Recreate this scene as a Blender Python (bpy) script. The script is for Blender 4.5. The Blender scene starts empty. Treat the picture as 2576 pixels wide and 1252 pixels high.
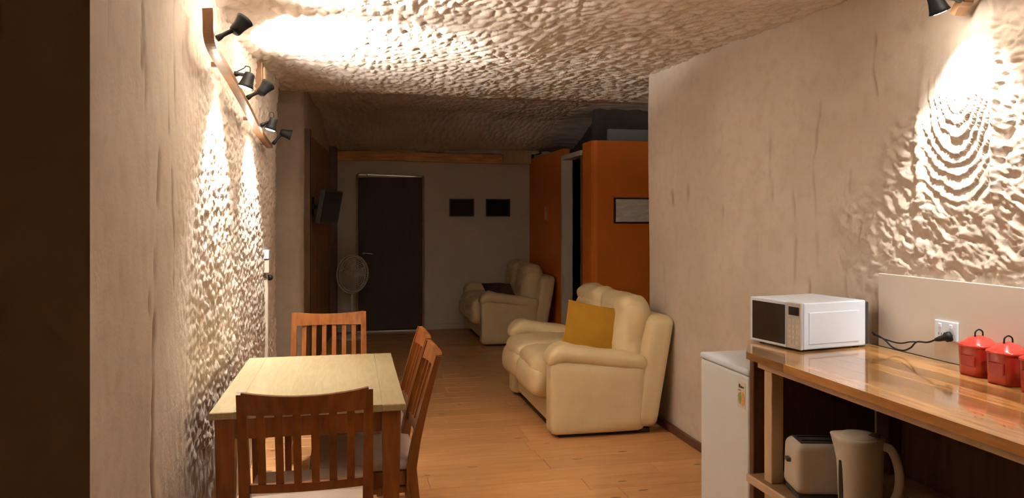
import bpy, bmesh, math, random
import numpy as np
from mathutils import Vector, Matrix, noise as mnoise
random.seed(7)
PI = math.pi
S = bpy.context.scene
C = S.collection

# ------------------------------------------------------------------ camera, world, exposure
cam = bpy.data.cameras.new('camera'); camo = bpy.data.objects.new('camera', cam); C.objects.link(camo)
YAW = math.atan(403 / 1900)
camo.location = (0, 0, 1.485); camo.rotation_euler = (PI / 2, 0, -YAW)
cam.sensor_width = 36; cam.lens = 36 * 1900 / 2576; cam.shift_y = -76 / 2576; cam.clip_start = .02
S.camera = camo
w = bpy.data.worlds.new('world'); S.world = w; w.use_nodes = True
w.node_tree.nodes['Background'].inputs[0].default_value = (1, .8, .6, 1)
w.node_tree.nodes['Background'].inputs[1].default_value = .004
S.view_settings.view_transform = 'Standard'; S.view_settings.look = 'None'
S.view_settings.gamma = 1; S.view_settings.use_curve_mapping = False
S.view_settings.exposure = 1.54
LAMP = (1.0, 1.0, .965)

# ------------------------------------------------------------------ materials
def nodes(m):
    return m.node_tree.nodes, m.node_tree.links
def mat(name, col, rough=.5, var=.0, scale=8, metal=0, bump=0, bscale=60, emit=0, coat=0, stretch=(1, 1, 1), col2=None, spec=.5, rnd=0):
    m = bpy.data.materials.new(name); m.use_nodes = True
    N, L = nodes(m); b = N['Principled BSDF']
    b.inputs['Roughness'].default_value = rough; b.inputs['Metallic'].default_value = metal
    b.inputs['Specular IOR Level'].default_value = spec
    b.inputs['Coat Weight'].default_value = coat; b.inputs['Coat Roughness'].default_value = .06
    b.inputs['Base Color'].default_value = (*col, 1)
    tc = N.new('ShaderNodeTexCoord'); mp = N.new('ShaderNodeMapping'); mp.inputs['Scale'].default_value = stretch
    L.new(tc.outputs['Object'], mp.inputs[0])
    vec = mp.outputs[0]
    if rnd:
        oi = N.new('ShaderNodeObjectInfo'); ml = N.new('ShaderNodeMath'); ml.operation = 'MULTIPLY'; ml.inputs[1].default_value = 37
        L.new(oi.outputs['Random'], ml.inputs[0])
        ad = N.new('ShaderNodeVectorMath'); ad.operation = 'ADD'
        L.new(mp.outputs[0], ad.inputs[0]); L.new(ml.outputs[0], ad.inputs[1]); vec = ad.outputs[0]
    if var or col2:
        n = N.new('ShaderNodeTexNoise'); n.inputs['Scale'].default_value = scale; n.inputs['Detail'].default_value = 5
        L.new(vec, n.inputs['Vector'])
        r = N.new('ShaderNodeValToRGB'); r.color_ramp.elements[0].position = .3; r.color_ramp.elements[1].position = .72
        c2 = col2 or tuple(c * (1 - var) for c in col); c1 = col if col2 else tuple(min(1, c * (1 + var)) for c in col)
        r.color_ramp.elements[0].color = (*c2, 1); r.color_ramp.elements[1].color = (*c1, 1)
        L.new(n.outputs[0], r.inputs[0]); out = r.outputs[0]
        if rnd:
            hs = N.new('ShaderNodeHueSaturation'); mr = N.new('ShaderNodeMapRange')
            mr.inputs[3].default_value = 1 - rnd; mr.inputs[4].default_value = 1 + rnd
            L.new(oi.outputs['Random'], mr.inputs[0]); L.new(mr.outputs[0], hs.inputs['Value']); L.new(out, hs.inputs['Color']); out = hs.outputs[0]
        L.new(out, b.inputs['Base Color'])
    if bump:
        n2 = N.new('ShaderNodeTexNoise'); n2.inputs['Scale'].default_value = bscale; n2.inputs['Detail'].default_value = 4
        L.new(vec, n2.inputs['Vector'])
        bp = N.new('ShaderNodeBump'); bp.inputs['Strength'].default_value = bump; bp.inputs['Distance'].default_value = .004
        L.new(n2.outputs[0], bp.inputs['Height']); L.new(bp.outputs[0], b.inputs['Normal'])
    if emit:
        b.inputs['Emission Color'].default_value = (*col, 1); b.inputs['Emission Strength'].default_value = emit
    return m

def rock_mat(name, a, b_, c):
    m = bpy.data.materials.new(name); m.use_nodes = True
    N, L = nodes(m); b = N['Principled BSDF']; b.inputs['Roughness'].default_value = .8; b.inputs['Specular IOR Level'].default_value = .25
    tc = N.new('ShaderNodeTexCoord')
    n1 = N.new('ShaderNodeTexNoise'); n1.inputs['Scale'].default_value = 1.7; n1.inputs['Detail'].default_value = 4
    n2 = N.new('ShaderNodeTexNoise'); n2.inputs['Scale'].default_value = 14; n2.inputs['Detail'].default_value = 6
    for n in (n1, n2): L.new(tc.outputs['Object'], n.inputs['Vector'])
    r1 = N.new('ShaderNodeValToRGB'); r1.color_ramp.elements[0].position = .35; r1.color_ramp.elements[1].position = .65
    r1.color_ramp.elements[0].color = (*a, 1); r1.color_ramp.elements[1].color = (*b_, 1)
    L.new(n1.outputs[0], r1.inputs[0])
    mx = N.new('ShaderNodeMix'); mx.data_type = 'RGBA'; mx.inputs[7].default_value = (*c, 1)
    r2 = N.new('ShaderNodeValToRGB'); r2.color_ramp.elements[0].position = .5; r2.color_ramp.elements[1].position = .8
    r2.color_ramp.elements[1].color = (.6, .6, .6, 1)
    L.new(n2.outputs[0], r2.inputs[0]); L.new(r2.outputs[0], mx.inputs[0]); L.new(r1.outputs[0], mx.inputs[6])
    at = N.new('ShaderNodeAttribute'); at.attribute_name = 'stain'
    mx2 = N.new('ShaderNodeMix'); mx2.data_type = 'RGBA'; mx2.inputs[7].default_value = (.16, .07, .035, 1)
    L.new(at.outputs['Fac'], mx2.inputs[0]); L.new(mx.outputs[2], mx2.inputs[6])
    L.new(mx2.outputs[2], b.inputs['Base Color'])
    n3 = N.new('ShaderNodeTexNoise'); n3.inputs['Scale'].default_value = 70; n3.inputs['Detail'].default_value = 6
    L.new(tc.outputs['Object'], n3.inputs['Vector'])
    bp = N.new('ShaderNodeBump'); bp.inputs['Strength'].default_value = .35; bp.inputs['Distance'].default_value = .004
    L.new(n3.outputs[0], bp.inputs['Height']); L.new(bp.outputs[0], b.inputs['Normal'])
    return m

M = {}
M['rock'] = rock_mat('sandstone', (.57, .475, .385), (.67, .565, .47), (.51, .39, .295))
M['rock_ceiling'] = rock_mat('sandstone ceiling', (.61, .51, .42), (.71, .61, .51), (.48, .365, .275))
M['dark_wall'] = mat('dark brown paint', (.36, .225, .115), .75, .15, 2)
M['gap'] = mat('unlit rock', (.07, .055, .045), .9, .2, 5)  # near-black colour carries the shade of the recess
M['plaster'] = mat('off white plaster', (.62, .56, .48), .7, .04, 3)
M['orange'] = mat('burnt orange paint', (.74, .19, .02), .6, .06, 3)
M['floor_base'] = mat('floor base', (.30, .15, .06), .6, .1, 4)
M['plank'] = mat('pine plank', (.64, .33, .135), .34, 0, 3.2, col2=(.53, .25, .09), stretch=(1.2, 9, 9), rnd=.10, bump=.12, bscale=30)
M['knot'] = mat('knot', (.22, .09, .03), .4, .2, 30)
M['chair_wood'] = mat('chair wood', (.33, .112, .022), .32, 0, 6, col2=(.19, .053, .010), stretch=(6, 6, 1), rnd=.05, coat=.15)
M['table_wood'] = mat('table wood', (.50, .42, .26), .3, 0, 5, col2=(.40, .31, .155), stretch=(12, 1.5, 6), coat=.2, rnd=.05)
M['pad'] = mat('cream seat fabric', (.55, .42, .34), .8, .06, 20, bump=.2, bscale=200)
M['leather'] = mat('cream leather', (.70, .55, .31), .42, .05, 6, bump=.25, bscale=90)
M['mustard'] = mat('mustard fabric', (.40, .19, .005), .85, .07, 12, bump=.3, bscale=260)
M['dark_fabric'] = mat('dark brown fabric', (.055, .03, .02), .85, .15, 12, bump=.3, bscale=200)
M['dark_gap'] = mat('black plastic foot', (.03, .018, .012), .7, .1, 10)
M['black'] = mat('black metal', (.007, .007, .008), .55, .1, 10, spec=.3)
M['black_glass'] = mat('black glass', (.010, .009, .009), .12, .1, 4, coat=.5)
M['white_enamel'] = mat('white enamel', (.74, .83, .95), .28, .02, 5)
M['fridge'] = mat('white fridge', (.77, .82, .83), .36, .02, 5)
M['cream_plastic'] = mat('cream plastic', (.62, .55, .45), .35, .03, 6)
M['grey_plastic'] = mat('grey plastic', (.52, .50, .47), .4, .03, 6)
M['dark_plastic'] = mat('dark plastic', (.05, .045, .04), .5, .1, 6)
M['red'] = mat('red enamel', (.42, .022, .014), .28, .12, 6, coat=.3)
M['red_lid'] = mat('red lid', (.62, .05, .035), .25, .08, 6, coat=.4)
M['stave'] = mat('worktop timber', (.58, .30, .10), .13, 0, 4, col2=(.30, .13, .036), stretch=(10, .9, 6), rnd=.38, coat=.6)
M['frame_wood'] = mat('pale unit timber', (.60, .42, .26), .45, .1, 5, stretch=(4, 4, 1))
M['dark_wood'] = mat('dark stained timber', (.13, .06, .025), .5, .25, 6, stretch=(5, 5, .8))
M['mid_wood'] = mat('brown timber', (.30, .16, .075), .5, .2, 6, stretch=(1, 8, 8))
M['beam'] = mat('rough orange timber', (.78, .38, .13), .6, .3, 5, stretch=(1, 8, 8), bump=.5, bscale=30)
M['post_wood'] = mat('pale timber block', (.55, .38, .20), .6, .2, 5, stretch=(6, 6, 1))
M['rail_wood'] = mat('lamp rail timber', (.25, .125, .055), .4, .25, 4, stretch=(3, 3, 3), coat=.3)
M['splash'] = mat('splashback panel', (.62, .55, .47), .38, .02, 3)
M['door_dark'] = mat('dark door', (.045, .028, .017), .6, .12, 4, stretch=(6, 6, 1))
M['metal'] = mat('brushed metal', (.7, .68, .64), .28, .05, 30, metal=1)
M['skirt'] = mat('brown skirting', (.12, .05, .03), .5, .15, 8)
M['grey_board'] = mat('grey board', (.26, .25, .23), .7, .06, 4)
M['photo_a'] = mat('dusk print', (.05, .03, .032), .5, 0, 7, col2=(.02, .013, .014), spec=.1)
M['photo_b'] = mat('dark print', (.02, .02, .018), .5, 0, 7, col2=(.01, .01, .01), spec=.1)
M['photo_c'] = mat('pale grey print', (.92, .92, .90), .4, 0, 9, col2=(.62, .62, .61), stretch=(1, 1, 4))  # print made paler to include the reflection it catches
M['frame_black'] = mat('black frame', (.022, .016, .014), .4, .1, 9)
M['screen'] = mat('tv screen', (.02, .022, .035), .25, .1, 3, spec=.2)
M['fan_white'] = mat('white fan plastic', (.66, .6, .54), .45, .03, 5)
M['bulb'] = mat('lit bulb', (1, .93, .82), .4, emit=30)
M['green'] = mat('green ink', (.30, .42, .10), .5, .1, 9)
M['amber'] = mat('amber ink', (.75, .36, .06), .5, .1, 9)
M['ink'] = mat('black ink', (.05, .04, .04), .5, .1, 9)
M['paper'] = mat('sticker paper', (.78, .70, .60), .5, .02, 9)

# ------------------------------------------------------------------ mesh helpers
def root_of(p):
    while p.parent: p = p.parent
    return p
def link(name, me, m, parent=None, smooth=False):
    o = bpy.data.objects.new(name, me); C.objects.link(o)
    if m is not None and not me.materials: me.materials.append(M[m])
    if smooth:
        for p in me.polygons: p.use_smooth = True
    if parent: o.parent = parent
    return o
def obj(name, bm, m, parent=None, smooth=False, world=False):
    """world=True: vertices are in world coordinates, moved to the root's own frame"""
    if world and parent:
        r = root_of(parent); bmesh.ops.transform(bm, matrix=r.matrix_basis.inverted(), verts=bm.verts)
    bmesh.ops.recalc_face_normals(bm, faces=bm.faces)
    me = bpy.data.meshes.new(name); bm.to_mesh(me); bm.free()
    return link(name, me, m, parent, smooth)
def tag(o, label, cat, group=None):
    o['label'] = label; o['category'] = cat
    if group: o['group'] = group
    return o
def struct(o, label=None):
    o['kind'] = 'structure'
    if label: o['label'] = label
    return o
def thing(name, label, cat, loc=(0, 0, 0), rz=0, group=None):
    o = bpy.data.objects.new(name, None); C.objects.link(o); o.empty_display_size = .1
    o.location = loc; o.rotation_euler = (0, 0, rz); o.matrix_basis = Matrix.Translation(loc) @ Matrix.Rotation(rz, 4, 'Z')
    return tag(o, label, cat, group)
def box(x0, x1, y0, y1, z0, z1, bev=0, seg=2, bm=None):
    bm2 = bmesh.new()
    bmesh.ops.create_cube(bm2, size=1, matrix=Matrix.Translation(((x0 + x1) / 2, (y0 + y1) / 2, (z0 + z1) / 2)) @ Matrix.Diagonal((abs(x1 - x0), abs(y1 - y0), abs(z1 - z0), 1)))
    if bev: bmesh.ops.bevel(bm2, geom=bm2.edges[:], offset=bev, segments=seg, profile=.5, affect='EDGES')
    if bm is None: return bm2
    me = bpy.data.meshes.new('t'); bm2.to_mesh(me); bm2.free(); bm.from_mesh(me); bpy.data.meshes.remove(me); return bm
def prism(pts, z0, z1, axis='z', bev=0):
    """polygon pts extruded from z0 to z1 along axis"""
    bm = bmesh.new()
    def P(a, b, c): return {'z': (a, b, c), 'y': (a, c, b), 'x': (c, a, b)}[axis]
    lo = [bm.verts.new(P(a, b, z0)) for a, b in pts]; hi = [bm.verts.new(P(a, b, z1)) for a, b in pts]
    bm.faces.new(lo); bm.faces.new(hi[::-1]); n = len(pts)
    for i in range(n): bm.faces.new((lo[i], lo[(i + 1) % n], hi[(i + 1) % n], hi[i]))
    bmesh.ops.recalc_face_normals(bm, faces=bm.faces)
    if bev: bmesh.ops.bevel(bm, geom=bm.edges[:], offset=bev, segments=2, profile=.5, affect='EDGES')
    return bm
def beam(pts, wid, thick, up=(0, 0, 1), bm=None):
    """rectangular bar swept through pts: wid across, thick along up"""
    bm = bm or bmesh.new(); pts = [Vector(p) for p in pts]; rings = []
    for i, p in enumerate(pts):
        t = (pts[min(i + 1, len(pts) - 1)] - pts[max(i - 1, 0)]).normalized()
        s = t.cross(Vector(up)).normalized(); u = s.cross(t).normalized()
        ww = wid[i] if isinstance(wid, (list, tuple)) else wid; tt = thick[i] if isinstance(thick, (list, tuple)) else thick
        rings.append([bm.verts.new(p + s * a * ww / 2 + u * b * tt / 2) for a, b in ((-1, -1), (1, -1), (1, 1), (-1, 1))])
    for r0, r1 in zip(rings, rings[1:]):
        for k in range(4): bm.faces.new((r0[k], r0[(k + 1) % 4], r1[(k + 1) % 4], r1[k]))
    bm.faces.new(rings[0][::-1]); bm.faces.new(rings[-1])
    return bm
def smooth_path(pts, n=6):
    pts = [Vector(p) for p in pts]; out = []
    for i in range(len(pts) - 1):
        p0, p1, p2, p3 = pts[max(i - 1, 0)], pts[i], pts[i + 1], pts[min(i + 2, len(pts) - 1)]
        for k in range(n):
            t = k / n
            out.append(.5 * (2 * p1 + (p2 - p0) * t + (2 * p0 - 5 * p1 + 4 * p2 - p3) * t * t + (3 * p1 - p0 - 3 * p2 + p3) * t ** 3))
    out.append(pts[-1]); return out
def tube(pts, r, seg=8, bm=None, closed=False):
    bm = bm or bmesh.new(); pts = [Vector(p) for p in pts]; n = len(pts); rings = []; prev = None
    for i, p in enumerate(pts):
        a, b = (pts[(i + 1) % n], pts[i - 1]) if closed else (pts[min(i + 1, n - 1)], pts[max(i - 1, 0)])
        t = (a - b).normalized()
        ref = prev if prev is not None and abs(prev.dot(t)) < .95 else (Vector((0, 0, 1)) if abs(t.z) < .9 else Vector((1, 0, 0)))
        s = (ref - t * ref.dot(t)).normalized(); prev = s; u = t.cross(s)
        rr = r[i] if isinstance(r, (list, tuple)) else r
        rings.append([bm.verts.new(p + (s * math.cos(2 * PI * k / seg) + u * math.sin(2 * PI * k / seg)) * rr) for k in range(seg)])
    prs = list(zip(rings, rings[1:])) + ([(rings[-1], rings[0])] if closed else [])
    for r0, r1 in prs:
        for k in range(seg): bm.faces.new((r0[k], r0[(k + 1) % seg], r1[(k + 1) % seg], r1[k]))
    if not closed: bm.faces.new(rings[0][::-1]); bm.faces.new(rings[-1])
    return bm
def lathe(prof, seg=24, mtx=None, sx=1, sy=1, power=2.0):
    """prof: (r,z) list; power>2 squares the section"""
    bm = bmesh.new(); rings = []
    for r, z in prof:
        ring = []
        for k in range(seg):
            a = 2 * PI * k / seg; c, s = math.cos(a), math.sin(a)
            q = (abs(c) ** power + abs(s) ** power) ** (-1 / power)
            ring.append(bm.verts.new((r * c * q * sx, r * s * q * sy, z)))
        rings.append(ring)
    for r0, r1 in zip(rings, rings[1:]):
        for k in range(seg): bm.faces.new((r0[k], r0[(k + 1) % seg], r1[(k + 1) % seg], r1[k]))
    bm.faces.new(rings[0][::-1]); bm.faces.new(rings[-1])
    if mtx is not None: bmesh.ops.transform(bm, matrix=mtx, verts=bm.verts)
    return bm
def softbox(cx, cy, cz, sx, sy, sz, r, puff=(0, 0, 0), n=12, crumple=0, mtx=None, seed=0, shear=0):
    bm = bmesh.new(); h = (sx / 2, sy / 2, sz / 2)
    bmesh.ops.create_cube(bm, size=2)
    bmesh.ops.subdivide_edges(bm, edges=bm.edges[:], cuts=n - 1, use_grid_fill=True)
    for v in bm.verts:
        p = [math.sin(c * PI / 2) * .45 + c * .55 for c in v.co]
        q = [p[i] * h[i] for i in range(3)]
        inn = [max(-(h[i] - r), min(h[i] - r, q[i])) for i in range(3)]
        d = Vector([q[i] - inn[i] for i in range(3)])
        if d.length > 1e-6: d = d.normalized() * r
        o = [inn[i] + d[i] for i in range(3)]
        for i in range(3):
            j, k = (i + 1) % 3, (i + 2) % 3
            o[i] *= 1 + puff[i] * (1 - p[j] ** 2) * (1 - p[k] ** 2)
        o = Vector(o)
        if crumple:
            nv = Vector((mnoise.noise(o * 9 + Vector((seed, 0, 0))), mnoise.noise(o * 9 + Vector((0, seed + 5, 0))), mnoise.noise(o * 9 + Vector((0, 0, seed + 9)))))
            o += nv * crumple
        o.x += shear * o.z
        v.co = o + (Vector((cx, cy, cz)) if mtx is None else Vector((0, 0, 0)))
    if mtx is not None: bmesh.ops.transform(bm, matrix=mtx, verts=bm.verts)
    return bm
def copy_tree(o, parent=None):
    c = o.copy(); C.objects.link(c); c.parent = parent
    for ch in list(o.children): copy_tree(ch, c)
    return c

# ------------------------------------------------------------------ rock surfaces
def hash2(ix, iy, k):
    h = (ix.astype(np.int64) * 374761393 + iy.astype(np.int64) * 668265263 + k * 974634777) & 0xffffffff
    h = ((h ^ (h >> 13)) * 1274126177) & 0xffffffff
    return ((h ^ (h >> 16)) & 0xffffff) / float(0xffffff)
def vnoise(x, y, k=0):
    ix, iy = np.floor(x), np.floor(y); fx, fy = x - ix, y - iy
    fx = fx * fx * fx * (fx * (fx * 6 - 15) + 10); fy = fy * fy * fy * (fy * (fy * 6 - 15) + 10)
    a, b, c, d = hash2(ix, iy, k), hash2(ix + 1, iy, k), hash2(ix, iy + 1, k), hash2(ix + 1, iy + 1, k)
    return (a * (1 - fx) + b * fx) * (1 - fy) + (c * (1 - fx) + d * fx) * fy - .5
def fbm(x, y, k=0, oct=4):
    s, a = 0, 1
    for i in range(oct): s = s + a * vnoise(x * 2 ** i, y * 2 ** i, k + i); a *= .5
    return s
def cells(x, y, k=0):
    """rounded lumps: 0 in the joints between cells, 1 on top"""
    ix, iy = np.floor(x), np.floor(y); f1 = np.full(x.shape, 9.); f2 = np.full(x.shape, 9.)
    for dx in (-1, 0, 1):
        for dy in (-1, 0, 1):
            jx, jy = ix + dx, iy + dy
            d = np.hypot(jx + .1 + .8 * hash2(jx, jy, k) - x, jy + .1 + .8 * hash2(jx, jy, k + 50) - y)
            f2 = np.minimum(f2, np.maximum(d, f1)); f1 = np.minimum(f1, d)
    return np.clip((f2 - f1) * 1.6, 0, 1) ** .7, f1
def sstep(a, b, x):
    t = np.clip((x - a) / (b - a), 0, 1); return t * t * (3 - 2 * t)
def rock_grid(name, a, b, fn, m):
    """grid over parameters a,b ; fn(A,B) -> (X,Y,Z,stain)"""
    A, B = np.meshgrid(a, b, indexing='ij')
    X, Y, Z, st = fn(A, B); n, k = A.shape
    co = np.stack([X, Y, Z], -1).reshape(-1, 3)
    i = np.arange(n * k).reshape(n, k)
    f = np.stack([i[:-1, :-1], i[1:, :-1], i[1:, 1:], i[:-1, 1:]], -1).reshape(-1, 4)
    me = bpy.data.meshes.new(name); me.from_pydata(co.tolist(), [], f.tolist()); me.update()
    at = me.attributes.new('stain', 'FLOAT', 'POINT'); at.data.foreach_set('value', np.broadcast_to(st, X.shape).astype(np.float32).ravel())
    return link(name, me, m, None, True)
def span(*segs):
    out = [np.arange(p, q - 1e-6, s) for p, q, s in segs]; out.append(np.array([segs[-1][1]])); return np.concatenate(out)
def cracks(U, V, strokes):
    """dark thin clefts: (u, v0, v1, width, strength)"""
    s = np.zeros(U.shape)
    for i, (u, v0, v1, wd, g) in enumerate(strokes):
        cu = u + .05 * fbm(V * 2.3 + i * 7, V * 0 + i, 60, 4)
        env = sstep(v0, v0 + .06, V) * (1 - sstep(v1 - .06, v1, V)) * np.clip(.55 + 1.6 * vnoise(V * 9 + i * 3, V * 0 + i, 70), 0, 1)
        s = np.maximum(s, g * env * np.exp(-((U - cu) / max(wd, .009)) ** 2))
    return s

def ridged(x, y, k=0, oct=3):
    t, a = 0, 1
    for i in range(oct): t = t + a * (1 - 2.6 * np.abs(vnoise(x * 2.1 ** i, y * 2.1 ** i, k + i))); a *= .5
    return t / 1.75
def ceil_fn(X, Y):
    wx = X + .045 * fbm(X * 6, Y * 4, 1, 3); wy = Y + .09 * fbm(X * 6, Y * 4, 9, 3)
    def lumps(th, k):
        u = wx * math.cos(th) - wy * math.sin(th); v = wx * math.sin(th) + wy * math.cos(th)
        c1, _ = cells(u * 17, v * 6.5, k); c2, _ = cells(u * 30 + 5, v * 14, k + 10)
        return c1, .017 * c1 + .007 * c2 + .014 * ridged(u * 11, v * 5, k + 20, 3)
    w1 = 1 - sstep(.2, .8, X + .3 * fbm(X * 2, Y * 2, 61, 2)); w3 = sstep(1.1, 1.7, X + .3 * fbm(X * 2, Y * 2, 66, 2)); w2 = 1 - w1 - w3
    a1, b1 = lumps(.05, 3); a2, b2 = lumps(-.34, 33); a3, b3 = lumps(-.62, 53)
    c1 = a1 * w1 + a2 * w2 + a3 * w3
    d = b1 * w1 + b2 * w2 + b3 * w3 + .05 * fbm(X * 1.1, Y * 1.1, 31, 2)
    d = d + .15 * sstep(8.7, 9.9, Y)
    rise = .16 * sstep(6.3, 7.6, Y) * (1 - sstep(8.6, 10.0, Y))
    Z = 2.565 - d + rise - .0 * X
    # rounds down into the left wall
    Z = Z - .10 * np.exp(-np.clip(X + .62, 0, 9) / .10) * (Y > 1.3) * (Y < 6.0)
    return X, Y, Z, np.clip((.25 - c1) * .5, 0, .12)  # slightly darker in the joints between lumps
ce = rock_grid('ceiling', span((-1.8, -.7, .1), (-.7, 2.45, .0135), (2.45, 3.7, .08)), span((-1.6, 2.6, .1), (2.6, 6.9, .0145), (6.9, 10.3, .035)), ceil_fn, 'rock_ceiling')
struct(ce, 'hand dug sandstone ceiling with lumpy gouged surface')

LS = [(2.66, .25, 1.22, .010, 1.0), (2.67, 1.05, 1.62, .009, .7), (2.60, 1.15, 1.28, .012, .6), (2.12, 2.2, 2.6, .012, .6), (2.7, 1.5, 1.75, .012, .6), (2.62, 2.3, 2.6, .012, .7), (2.5, 1.9, 2.35, .01, .5), (2.56, 1.7, 2.2, .007, .7), (2.83, 1.75, 2.1, .006, .7), (2.2, 1.9, 2.4, .008, .45),
      (2.75, 2.0, 2.5, .007, .6), (2.95, 1.8, 2.5, .007, .5), (2.4, 2.2, 2.6, .008, .5), (2.9, 1.2, 1.7, .006, .4), (2.3, .2, .9, .006, .35), (2.66, 1.2, 1.5, .01, .35), (2.28, 1.2, 1.5, .005, .3), (3.1, 2.0, 2.5, .007, .5)]
def left_fn(Y, Z):
    rough = sstep(2.75, 3.35, Y + .25 * fbm(Y * 2, Z * 2, 4, 2)) * (.35 + .65 * sstep(3.0, 3.6, Y + .2 * (1.2 - Z)))
    wy = Y + .03 * fbm(Y * 8, Z * 8, 2, 3); wz = Z + .03 * fbm(Y * 8, Z * 8, 8, 3)
    c1, _ = cells(wy * 17 + wz * 6, wz * 19 - wy * 5, 5); c2, _ = cells(wy * 36, wz * 40, 15)
    d = rough * (.009 * c1 + .005 * c2 + .010 * ridged(wy * 11, wz * 12, 23, 3) + .008 * ridged(wy * 20 + wz * 6, wz * 26, 73, 3)) + .02 * fbm(Y * 1.5, Z * .8, 33, 2) + .0022 * fbm(Y * 22, Z * 9, 41, 3) * (1 - .5 * rough)
    st = cracks(Y, Z, LS)
    d = d - .012 * st
    X = -.635 + d + .06 * sstep(4.3, 5.9, Y) + .03 * np.exp(-np.clip(2.56 - Z, 0, 9) / .12)
    # far end rounds back into the alcove
    e = np.clip(Y - 5.93, 0, 1); Yo = np.minimum(Y, 5.93) + .07 * np.sin(np.clip(e / .07, 0, PI / 2)); Xo = X - np.where(e > 0, .07 * (1 - np.cos(np.clip(e / .07, 0, PI / 2))) + np.clip(e - .11, 0, 9), 0)
    return Xo, Yo, Z, np.clip(st, 0, 1)
lw = rock_grid('wall_left', span((1.27, 2.8, .012), (2.8, 6.03, .009), (6.03, 6.6, .05)), span((-.02, .5, .03), (.5, 2.75, .0095)), left_fn, 'rock')
struct(lw, 'hand dug pinkish sandstone wall, smooth near and rough beyond the table')

RS = [(3.42, 1.2, 2.1, .008, .35), (3.9, .7, 1.5, .008, .4), (3.6, 1.0, 1.7, .007, .4), (4.7, 1.4, 1.75, .02, .5), (4.95, 1.55, 1.72, .018, .6), (3.2, 1.45, 1.75, .006, .7), (3.1, 1.35, 1.5, .006, .6), (5.1, .7, 1.2, .01, .3), (4.2, 1.2, 1.6, .008, .3), (3.0, 2.0, 2.35, .006, .6), (3.75, 1.55, 2.0, .006, .35), (3.5, .9, 1.25, .006, .5)]
def right_fn(Y, Z):
    bd = np.clip(2.72 + (2.1 - Z) * .95, 2.55, 3.35)
    rough = (1 - sstep(-.28, .12, Y - bd + .22 * fbm(Y * 3, Z * 3, 4, 2))) * (Y > .0)
    wy = Y + .05 * fbm(Y * 6, Z * 6, 2, 3); wz = Z + .05 * fbm(Y * 6, Z * 6, 8, 3)
    c1, _ = cells(wy * 9 + wz * 3, wz * 15 - wy * 6, 6); c2, _ = cells(wy * 22, wz * 34, 16)
    # concentric scoops left by the digging machine
    Yc, Zc = 2.54, 2.02
    r = np.hypot((Y - Yc) * 1.7, (Z - Zc)) + .045 * fbm(Y * 6, Z * 6, 77, 3)
    col = (1 - sstep(.155, .185, np.abs(Y - Yc + .02 * vnoise(Z * 4, Z * 0, 3)))) * sstep(1.52, 1.62, Z + .1 * np.abs(Y - Yc)) * (1 - sstep(2.15, 2.3, Z))
    ph = (r / .052) % 1.0
    arc = np.where(Z < Zc + .05, ph ** 1.6, .5)
    d = rough * ((.007 * c1 + .004 * c2 + .011 * ridged(wy * 7 + wz * 5, wz * 13 - wy * 5, 23, 3) + .011 * ridged(wy * 12 + wz * 9, wz * 26 - wy * 10, 63, 3)) * (1 - col) + col * (.0095 * arc * (.5 + fbm(Y * 7, Z * 7, 91, 2) + .5) + .006 * ridged(Y * 9, Z * 13, 90, 3) + .007 * ridged(Y * 18 + Z * 8, Z * 30, 93, 3)))
    d = d + .02 * fbm(Y * .9, Z * .9, 35, 2) + .0022 * fbm(Y * 16, Z * 7, 43, 3)
    d = d + rough * .03 * np.exp(-((np.abs(Y - Yc) - .19) / .02) ** 2) * (Z > 1.55) * .5
    st = cracks(Y, Z, RS); d = d - .012 * st
    X = 2.33 - d - .13 * sstep(3.1, 4.3, Y)
    X = np.where(Z < 1.27, np.maximum(X, 2.315 - .13 * sstep(3.1, 4.3, Y)), X)
    # near end of the wall rounds away to the right at the doorway
    e = np.clip(Y - 5.36, 0, 9); Yo = np.minimum(Y, 5.36) + .06 * np.sin(np.clip(e / .06, 0, PI / 2)); Xo = X + np.where(e > 0, .06 * (1 - np.cos(np.clip(e / .06, 0, PI / 2))) + np.clip(e - .09, 0, 9), 0)
    return Xo, Yo, Z, np.clip(st, 0, 1)
rw = rock_grid('wall_right', span((-1.6, 1.7, .06), (1.7, 3.5, .0062), (3.5, 3.6, .01), (3.6, 5.5, .02), (5.5, 6.9, .1)), span((-.02, .7, .05), (.7, 1.2, .03), (1.2, 2.6, .0062), (2.6, 2.75, .03)), right_fn, 'rock')
struct(rw, 'smooth tan sandstone wall with rough gouged patch above the worktop')

def pier_fn(A, Z):
    # a runs along the face (towards the camera) then back along the far room's left wall
    fx = np.minimum(A, .75); X = -1.19 + fx; Y = 7.2 + np.clip(A - .75, 0, 9)
    X = X + np.clip(A - .75, 0, 9) * .062
    k = np.exp(-((A - .75) / .05) ** 2) * .03
    d = .02 * fbm(A * 4, Z * 2.5, 12, 4) + .006 * fbm(A * 14, Z * 14, 19, 3)
    return X - k + d * (A > .75) * .4, Y + k * .6 - d * (A <= .75), Z, 0 * X
pw = rock_grid('wall_pier', span((0, .9, .02), (.9, 3.75, .06)), span((-.02, 2.8, .03)), pier_fn, 'rock')
struct(pw, 'sandstone pier beyond the dining table and left side of the far room')

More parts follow.
